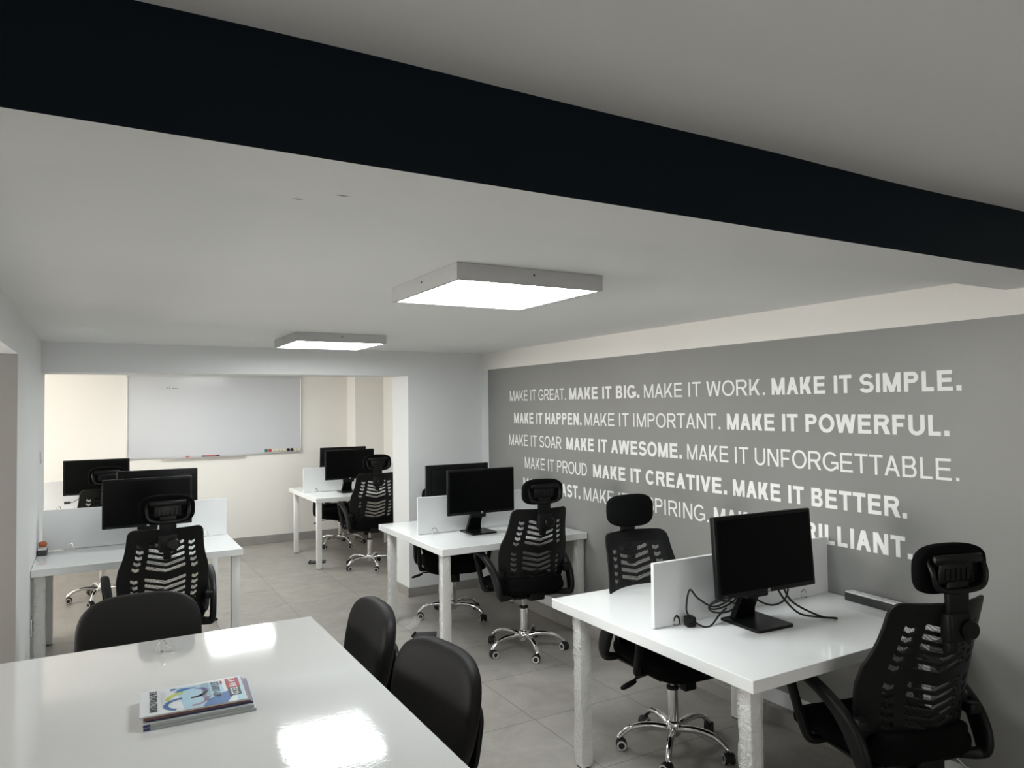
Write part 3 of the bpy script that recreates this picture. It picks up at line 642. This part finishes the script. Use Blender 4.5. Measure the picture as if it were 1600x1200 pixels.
# ------------------------------------------------------------------ mesh-back task chairs
def halfw(z):
    K = [(.46, .16), (.50, .205), (.55, .225), (.62, .237), (.70, .240), (.76, .232), (.82, .213), (.88, .200), (.99, .192), (1.06, .190)]
    for (a, wa_), (b_, wb_) in zip(K, K[1:]):
        if a <= z <= b_: return wa_+(wb_-wa_)*(z-a)/(b_-a)
    return K[0][1] if z < .46 else K[-1][1]
def back_y(x, z):                       # reclined and gently dished back
    return -.215 - .125*((z-.48)/.52)**1.25 if z > .48 else -.215
def back_shape(x, z): return back_y(x, z) + 1.7*x*x
def chair_meshes():
    d = {}
    cu = bpy.data.curves.new('tmp', 'CURVE'); cu.dimensions = '2D'; cu.fill_mode = 'BOTH'; cu.extrude = .004; cu.bevel_depth = .003; cu.bevel_resolution = 1
    def spl(pts):
        s = cu.splines.new('POLY'); s.points.add(len(pts)-1); s.use_cyclic_u = True
        for p, (a, b_) in zip(s.points, pts): p.co = (a, b_, 0, 1)
    zs = [.475, .50, .55, .60, .65, .70, .73, .76, .79, .82, .86, .91, .955]
    right = [(halfw(z), z) for z in zs]; top = arc(.193-.035, .995-.035, .035, 0, PI/2, 5)
    bot = [(.16, .462), (.10, .456)]
    outl = [(-a, b_) for a, b_ in bot[::-1]] + bot[::-1] + right + top
    outl += [(-a, b_) for a, b_ in (right+top)[::-1]]
    outl = [(0.0, .454)] + bot[::-1] + right + top + [(-a, b_) for a, b_ in (bot[::-1]+right+top)[::-1]]
    spl(outl)
    rows = [.900-.0345*i for i in range(5)] + [.900-.0345*i for i in range(6, 11)]
    h = .0127
    for z in rows:
        k = halfw(z)/.2; a = .088*k; dz = .018
        spl([(-a-.006, z+dz*.9), (-a, z+dz-h), (0, z-dz*.35-h), (a, z+dz-h), (a+.006, z+dz*.9), (a, z+dz+h), (0, z-dz*.35+h), (-a, z+dz+h)])
        for sx in (-1, 1):
            c = .132*k; q = .0215
            spl([(sx*(c-q), z-h*.9+.008), (sx*c, z-h*1.25+.004), (sx*(c+q), z-h*.8+.012), (sx*(c+q*.85), z+h+.012), (sx*c, z+h*.8+.004), (sx*(c-q*.9), z+h+.008)])
    ob = bpy.data.objects.new('tmp', cu); COL.objects.link(ob)
    me = bpy.data.meshes.new_from_object(ob.evaluated_get(bpy.context.evaluated_depsgraph_get()))
    bpy.data.objects.remove(ob); bpy.data.curves.remove(cu)
    bm = bmesh.new(); bm.from_mesh(me)
    for v in bm.verts: v.co = Vector((v.co.x, v.co.z, v.co.y))
    for k in range(-5, 6):
        bmesh.ops.bisect_plane(bm, geom=bm.verts[:]+bm.edges[:]+bm.faces[:], plane_co=(k*.04, 0, 0), plane_no=(1, 0, 0))
    for k in range(10):
        bmesh.ops.bisect_plane(bm, geom=bm.verts[:]+bm.edges[:]+bm.faces[:], plane_co=(0, 0, .49+k*.055), plane_no=(0, 0, 1))
    for v in bm.verts: v.co.y = -v.co.y + back_shape(v.co.x, v.co.z)
    bmesh.ops.recalc_face_normals(bm, faces=bm.faces); bm.to_mesh(me); bm.free()
    me.materials.clear(); me.materials.append(BLK); me.shade_smooth(); me.set_sharp_from_angle(angle=R(30)); me.name = 'backrest'
    d['back'] = me
    m = MB(); nx, nz = 8, 12; vs = []           # net sheet stretched behind the slots
    for j in range(nz+1):
        z = .530+(.940-.530)*j/nz
        for i in range(nx+1):
            x = (-1+2*i/nx)*.168*halfw(z)/.2; vs.append((x, back_shape(x, z)+.0085, z))
    m.add(vs, [(j*(nx+1)+i, j*(nx+1)+i+1, (j+1)*(nx+1)+i+1, (j+1)*(nx+1)+i) for j in range(nz) for i in range(nx)]); d['net'] = m.mesh('mesh_panel', NET)
    m = MB()                                   # padded lumbar sill across the bottom of the back
    m.pad(.205, .03, .05, .6, .5, 32, 12, fn=lambda q: (q.x, q.y-.235+1.5*q.x*q.x, q.z+.495)); d['sill'] = m.mesh('lumbar_band', FAB, 60)
    m = MB()
    def sd(q):
        drop = -.030*max(0, q.y/.24)**2 - .012*(q.x/.24)**2*0
        return (q.x*(1-.06*(q.y < 0)), q.y+.005, q.z+.458+drop+.010*(q.x/.25)**2)
    m.pad(.245, .245, .046, .55, .42, 48, 18, fn=sd); d['seat'] = m.mesh('seat', FAB, 60)
    m = MB(); m.box((-.20, -.19, .402), (.20, .16, .418), 0, .006, 2); m.box((-.09, -.12, .372), (.09, .10, .403), 0, .012, 2); d['pan'] = m.mesh('seat_plate', BLK)
    m = MB(); m.tube([(-.03, -.02, .385), (.09, -.02, .385)], .006, n=8); m.tube([(.09, .0, .385), (.24, .03, .384), (.262, .035, .375)], .0055, n=8); m.pad(.045, .016, .009, .7, .7, 16, 8, T=Tr((.285, .037, .366)) @ Rot(R(15), 'Y')); d['lever'] = m.mesh('height_lever', BLK)
    m = MB(); m.box((-.034, .085, .318), (.034, .135, .375), 0, .006, 2); d['knob'] = m.mesh('tension_knob', BLK)
    m = MB()
    A = [(.17, .055, .418), (.235, .06, .416), (.262, .07, .430), (.272, .095, .49), (.282, .125, .585), (.286, .138, .630), (.286, .130, .656), (.285, .100, .668), (.284, .04, .660), (.280, -.04, .635), (.274, -.105, .598), (.268, -.155, .55), (.262, -.19, .49), (.255, -.205, .435), (.235, -.20, .418), (.17, -.18, .418)]
    A2 = smooth_path(A, 4)
    def wid(i):
        u = i/(len(A2)-1); return .016+.008*math.exp(-((u-.52)/.16)**2)
    m.tube(A2, [wid(i) for i in range(len(A2))], [.0145+.025*math.exp(-((i/(len(A2)-1)-.78)/.13)**2)+.011*math.exp(-((i/(len(A2)-1)-.40)/.08)**2) for i in range(len(A2))], n=16, side=(1, 0, 0), e=.6)
    m.box((.215, -.195, .545), (.262, -.150, .585), 0, .008, 2)
    d['armR'] = m.mesh('armrest', BLK, 50)
    m2 = MB(); m2.add([(-x, y, z) for x, y, z in m.v], m.f); d['armL'] = m2.mesh('armrest', BLK, 50)
    m = MB(); m.lathe([(.013, .285), (.013, .375)], 16); d['rod'] = m.mesh('piston_rod', STEEL)
    m = MB(); m.lathe([(.024, .085), (.026, .10), (.026, .288)], 20); d['tube'] = m.mesh('gas_cylinder', CHROME)
    m = MB(); m.lathe([(.029, .285), (.029, .298), (.016, .300)], 20); d['collar'] = m.mesh('collar', RUBBER)
    m = MB(); m.lathe([(.030, .066), (.036, .072), (.037, .125), (.030, .134), (.0262, .136)], 24)
    for k in range(5):
        a = 2*PI*k/5; c, s_ = math.cos(a), math.sin(a)
        pr = smooth_path([(.030*c, .030*s_, .100), (.09*c, .09*s_, .112), (.16*c, .16*s_, .112), (.215*c, .215*s_, .098), (.255*c, .255*s_, .068), (.265*c, .265*s_, .056)], 4)
        n_ = len(pr); m.tube(pr, [.021-.008*i/(n_-1) for i in range(n_)], [.017-.005*i/(n_-1) for i in range(n_)], n=12, side=(-s_, c, 0))
    d['base'] = m.mesh('star_base', CHROME, 50)
    m = MB()
    m.lathe([(.006, .04), (.006, .062)], 10, 0)
    def hood(): return [(math.cos(a)*.027, math.sin(a)*.027) for a in [R(-15+i*21) for i in range(11)]]
    m.prism(hood(), .012, 0, Tr((.012, .006, .026)) @ Rot(PI/2, 'X'))
    for sy in (-1, 1):
        T = Tr((.012, sy*.0155, .0255)) @ Rot(-sy*PI/2, 'X')
        m.lathe([(.020, -.009), (.025, -.007), (.025, .006), (.023, .009)], 20, 0, T)
        m.lathe([(.0232, .0085), (.0222, .0105), (.0155, .0105), (.015, .0088)], 20, 1, T)
    d['caster'] = m.mesh('caster', [RUBBER, RING])
    # headrest
    m = MB()
    def hd(q):
        x, zv, y = q.x, q.y, q.z        # pole (z) becomes depth
        return (x, y-.30-1.15*x*x*1.0+.0-2.2*max(0, zv)**2, zv+1.104)
    m.pad(.143, .083, .034, .62, .62, 44, 16, fn=hd); d['head'] = m.mesh('headrest', FAB, 60)
    m = MB()
    bk = -.340
    m.box((-.072, bk-.012, 1.075), (.072, bk+.012, 1.150), 0, .008, 2)
    m.box((-.098, bk-.024, 1.140), (.098, bk+.006, 1.172), 0, .008, 2)
    ub = smooth_path([(-.105, bk+.004, 1.155), (-.107, bk-.018, 1.12), (-.095, bk-.024, 1.075), (-.05, bk-.026, 1.058), (.05, bk-.026, 1.058), (.095, bk-.024, 1.075), (.107, bk-.018, 1.12), (.105, bk+.004, 1.155)], 4)
    m.tube(ub, .011, .009, n=10)
    for k in range(5): m.box((-.05+k*.022, bk-.0145, 1.09), (-.038+k*.022, bk-.011, 1.125), 0)
    m.v = [(a, b_, c-.014) for a, b_, c in m.v]
    d['bracket'] = m.mesh('headrest_bracket', BLKS, 40)
    m = MB(); m.box((-.043, -.358, .96), (.043, -.336, 1.072), 0, .006, 2, T=None); d['stem'] = m.mesh('headrest_stem', BLK)
    m = MB(); m.box((-.047, -.364, .870), (.047, -.318, .972), 0, .012, 3); m.box((-.020, -.335, .825), (.020, -.300, .88), 0, .008, 2); d['slider'] = m.mesh('slider_housing', BLK)
    m = MB(); m.lathe([(.034, 0), (.034, .012), (.027, .020)], 20, 0, Tr((.026, -.363, .915)) @ Rot(PI/2, 'X')); d['dial'] = m.mesh('dial', BLKS)
    m = MB(); m.box((-.05, -.22, .385), (.05, -.10, .401), 0, .005, 2); m.box((-.05, -.236, .392), (.05, -.212, .47), 0, .006, 2); d['spine'] = m.mesh('back_bracket', BLK)
    return d
def chair(x, y, rz, base_deg, label, head_tilt=0, dz=0.0):
    D = cached('chair', chair_meshes)
    t = empty('office_chair', (x, y, 0.0003), rz); tag(t, label, 'office chair', 'black mesh-back office chairs')
    up_ = (0, 0, dz)
    link('seat', D['seat'], t, up_); link('seat_plate', D['pan'], t, up_); link('height_lever', D['lever'], t, up_); link('tension_knob', D['knob'], t, up_)
    link('back_bracket', D['spine'], t, up_)
    bk = link('backrest', D['back'], t, up_); link('mesh_panel', D['net'], bk, label='see-through black net'); link('lumbar_band', D['sill'], bk)
    link('armrest', D['armL'], t, up_); link('armrest', D['armR'], t, up_)
    hd = link('headrest', D['head'], t, up_); link('headrest_bracket', D['bracket'], hd); st = link('headrest_stem', D['stem'], t, up_); link('slider_housing', D['slider'], st); link('dial', D['dial'], st)
    g = link('gas_lift', D['tube'], t, label='polished chrome column'); link('piston_rod', D['rod'], g, up_); link('collar', D['collar'], g)
    b_ = link('star_base', D['base'], t, (0, 0, 0), (0, 0, R(base_deg)-rz), label='chrome five-armed base')
    for k in range(5):
        a = 2*PI*k/5; link('caster', D['caster'], b_, (.265*math.cos(a), .265*math.sin(a), 0), (0, 0, a+R(40+k*67)))
    return t
chair(.340, 4.82, R(2), 30, 'black office chair at the left wall desk, back towards us')
chair(.060, 7.38, R(5), 36, 'black office chair at the far left alcove desk, half hidden by monitors')
chair(2.485, 7.34, R(-5), 52, 'black office chair at the alcove desk, back towards us beside the pillar edge')
chair(2.57, 8.68, PI, 65, 'black office chair facing us behind the alcove desk, mostly hidden by it', dz=-.06)
chair(2.534, 4.29, R(-7), 43, 'black office chair with its back to us at the desk before the pillar')
chair(2.45, 5.25, R(166), 18, 'black office chair facing us behind the desk before the pillar', dz=-.015)
chair(2.425, 2.70, PI-R(3), 7, 'black office chair facing us behind the nearest desk, headrest over the lettering')
chair(2.525, 1.69, R(-14), 20, 'black office chair closest to the camera at the right edge of the room')

# ------------------------------------------------------------------ upholstered visitor chairs round the meeting table
def visitor_meshes():
    d = {}
    m = MB()
    def bf(q):
        x, z, y = q.x, q.y, q.z
        w_ = 1.0-.10*max(0, -z/.19)
        return (x*w_, y-.235+.45*x*x-.18*(z+.19), z+.645)
    m.pad(.250, .195, .040, .55, .60, 56, 18, fn=bf); d['back'] = m.mesh('backrest', VINYL, 60)
    m = MB()
    def bs_(q):
        x, z, y = q.x, q.y, q.z
        return (x, y-.290+.45*x*x-.18*(z+.10), z+.570)
    m.pad(.218, .125, .014, .4, .5, 40, 10, fn=bs_); d['shell'] = m.mesh('back_shell', BLK, 60)
    m = MB(); m.pad(.235, .225, .038, .5, .45, 48, 14, fn=lambda q: (q.x, q.y+.01, q.z+.445-.02*max(0, q.y/.22)**2)); d['seat'] = m.mesh('seat', VINYL, 60)
    m = MB(); m.box((-.19, -.18, .40), (.19, .19, .412), 0, .004, 1); d['plate'] = m.mesh('seat_plate', BLK)
    def lg(sx, sy):
        m = MB()
        if sy > 0: m.tube(smooth_path([(sx*.20, .10, .395), (sx*.225, .16, .385), (sx*.24, .195, .34), (sx*.25, .215, .01)]), .0125, .009, n=10)
        else: m.tube(smooth_path([(sx*.20, -.10, .395), (sx*.225, -.15, .385), (sx*.24, -.18, .34), (sx*.25, -.24, .01)]), .0125, .009, n=10)
        m.lathe([(.015, 0), (.015, .014)], 12, 0, Tr((sx*.25, .215 if sy > 0 else -.24, 0))); return m.mesh('leg', BLK, 50)
    for sx in (-1, 1):
        for sy in (-1, 1): d['leg', sx, sy] = lg(sx, sy)
    for sx in (-1, 1):
        m = MB(); m.tube(smooth_path([(sx*.17, -.05, .392), (sx*.17, -.20, .392), (sx*.17, -.255, .43), (sx*.172, -.285, .58), (sx*.172, -.298, .62)]), .012, .010, n=10); d['strut', sx] = m.mesh('back_strut', BLK, 50)
    return d
def visitor(x, y, rz, label, dz=0):
    D = cached('visitor', visitor_meshes)
    t = empty('visitor_chair', (x, y, .0003), rz); tag(t, label, 'chair', 'black padded chairs round the meeting table')
    bk = link('backrest', D['back'], t); link('back_shell', D['shell'], bk)
    link('seat', D['seat'], t); link('seat_plate', D['plate'], t)
    for sx in (-1, 1):
        link('back_strut', D['strut', sx], t)
        for sy in (-1, 1): link('leg', D['leg', sx, sy], t)
visitor(.167, 3.375, PI-R(2), 'black padded chair at the far end of the meeting table')
visitor(.745, 2.975, PI/2-R(1), 'black padded chair beside the table corner, nearer the alcove')
visitor(.76, 2.28, PI/2+R(9), 'black padded chair at the long side of the table, nearest the camera')

# ------------------------------------------------------------------ magazines
MX, MY, MR = .275, 2.495, R(-3)
lb = mat('pale_blue_print', (.28, .42, .50), .3, spec=.2); db = mat('blue_print', (.045, .115, .27), .3, spec=.2); vb = mat('violet_print', (.10, .09, .26), .3, spec=.15)
lime = mat('lime_print', (.35, .42, .06), .3, spec=.15); dg_ = mat('charcoal_print', (.02, .02, .024), .3, spec=.15); rd = mat('red_print', (.26, .006, .012), .3, spec=.15)
gy = mat('grey_print', (.45, .46, .48), .3, spec=.15); mv = mat('mauve_print', (.25, .20, .26), .3, spec=.15); cover = mat('cover_stock', (.50, .52, .54), .3, spec=.2)
pg = mat('page_edges', (.55, .53, .50), .6); brn = mat('brown_print', (.12, .045, .04), .3); navy = mat('navy_print', (.02, .03, .12), .3); catg = mat('grey_catalogue', (.36, .38, .38), .35)
def booklet(dx, dy, rz, z0, th, w_, d_, mats, label, top=None, spine=False):
    t = empty('magazine', (MX+dx, MY+dy, DT+z0), MR+rz); tag(t, label, 'magazine', 'magazines stacked on the meeting table')
    m = MB(); m.box((-w_/2, -d_/2, .0003), (w_/2, d_/2, th-.0008), 0); link('pages', m.mesh('pages', pg, 0), t)
    m = MB(); m.box((-w_/2-.001, -d_/2-.001, th-.0007), (w_/2+.001, d_/2+.001, th-.0002), 0)
    if spine: m.box((-w_/2-.001, -d_/2-.0014, .0003), (w_/2+.001, -d_/2-.0004, th-.0008), 0)
    if spine == 2: m.box((-w_/2, -d_/2-.0020, .0008), (-w_/2+.018, -d_/2-.0016, th-.001), 1)
    if top: top(m, w_, d_, th)
    link('cover', m.mesh('cover', mats, 0), t)
def cover_art(m, w_, d_, th):
    z = th
    U, V = (0, -1, 0), (1, 0, 0)          # reading direction and upright direction of the print
    def P(u, v, k=1): return (v-w_/2, d_/2-u, z+.00012*k)   # u across, v up the page
    def poly(pts, mi, k=1): m.add([P(a, b_, k) for a, b_ in pts], [tuple(range(len(pts)))], mi)
    poly([(.02, .10), (.21, .12), (.21, .215), (.12, .24), (.02, .235)], 1, 1)
    poly([(.10, .285), (.215, .24), (.215, .17), (.165, .19), (.13, .225)], 2, 2)
    poly([(.00, .295), (.215, .295), (.215, .27), (.10, .275), (0, .28)], 1, 2)
    def ring(cu, cv, r0, r1, a0, a1, mi):
        n = 12
        for i in range(n):
            a, b_ = R(a0+(a1-a0)*i/n), R(a0+(a1-a0)*(i+1)/n)
            poly([(cu+r*math.sin(q), cv+r*1.0*math.cos(q)) for r, q in ((r1, a), (r1, b_), (r0, b_), (r0, a))], mi, 4)
    ring(.085, .145, .034, .048, -75, 0, 3); ring(.085, .145, .034, .048, 0, 95, 4)
    ring(.110, .118, .034, .048, 170, 275, 5)
    ring(.150, .145, .034, .048, -60, 95, 7); ring(.160, .112, .036, .050, 110, 275, 2)
    poly([(.02, .085), (.035, .085), (.035, .10), (.02, .10)], 2, 4); poly([(.03, .115), (.055, .095), (.062, .105), (.036, .165)], 2, 4); poly([(.03, .165), (.05, .155), (.05, .175), (.03, .18)], 1, 5)
    poly([(.01, .248), (.012, .288), (.10, .288), (.10, .248)], 6, 5); poly([(.10, .250), (.10, .286), (.165, .286), (.165, .250)], 4, 6)
    def txt(s, wgt, u, v, wd, ht, mi, k=7): put_text(m, s, wgt, P(u, v, k), U, V, wd, ht, mi)
    txt('LA VIE', 'b', .018, .258, .076, .020, 0); txt('ECO', 'b', .104, .257, .056, .022, 0)
    txt('START-UP', 'b', .02, .204, .135, .023, 4); txt('KINGDOM', 't', .02, .175, .15, .023, 4)
    txt('EN ÉVOLUTION', 'b', .018, .026, .172, .021, 4)
    poly([(.02, .232), (.02, .238), (.05, .238), (.05, .232)], 6, 7)
    for k in range(2):
        for j in range(9): poly([(.03+j*.0135, .058+k*.007), (.03+j*.0135, .061+k*.007), (.03+j*.0135+.011, .061+k*.007), (.03+j*.0135+.011, .058+k*.007)], 8, 7)
booklet(.010, -.004, R(0), .0003, .009, .310, .235, [catg, navy], 'thick grey catalogue at the very bottom of the magazine stack', spine=2)
booklet(.006, -.002, R(.5), .0095, .009, .305, .232, [catg, navy], 'grey-white catalogue with a navy spine corner, second from the stack bottom', spine=2)
booklet(.012, .006, R(-1), .0187, .005, .298, .215, [navy], 'navy blue magazine poking out at the stack corner', spine=1)
booklet(.002, .002, R(1), .0239, .005, .295, .213, [brn], 'brown-edged magazine second from the top of the stack', spine=1)
booklet(-.006, .004, R(0), .0291, .006, .296, .213, [cover, lb, db, vb, dg_, lime, rd, mv, gy], 'topmost magazine in the stack, blue and white cover with red masthead', cover_art)
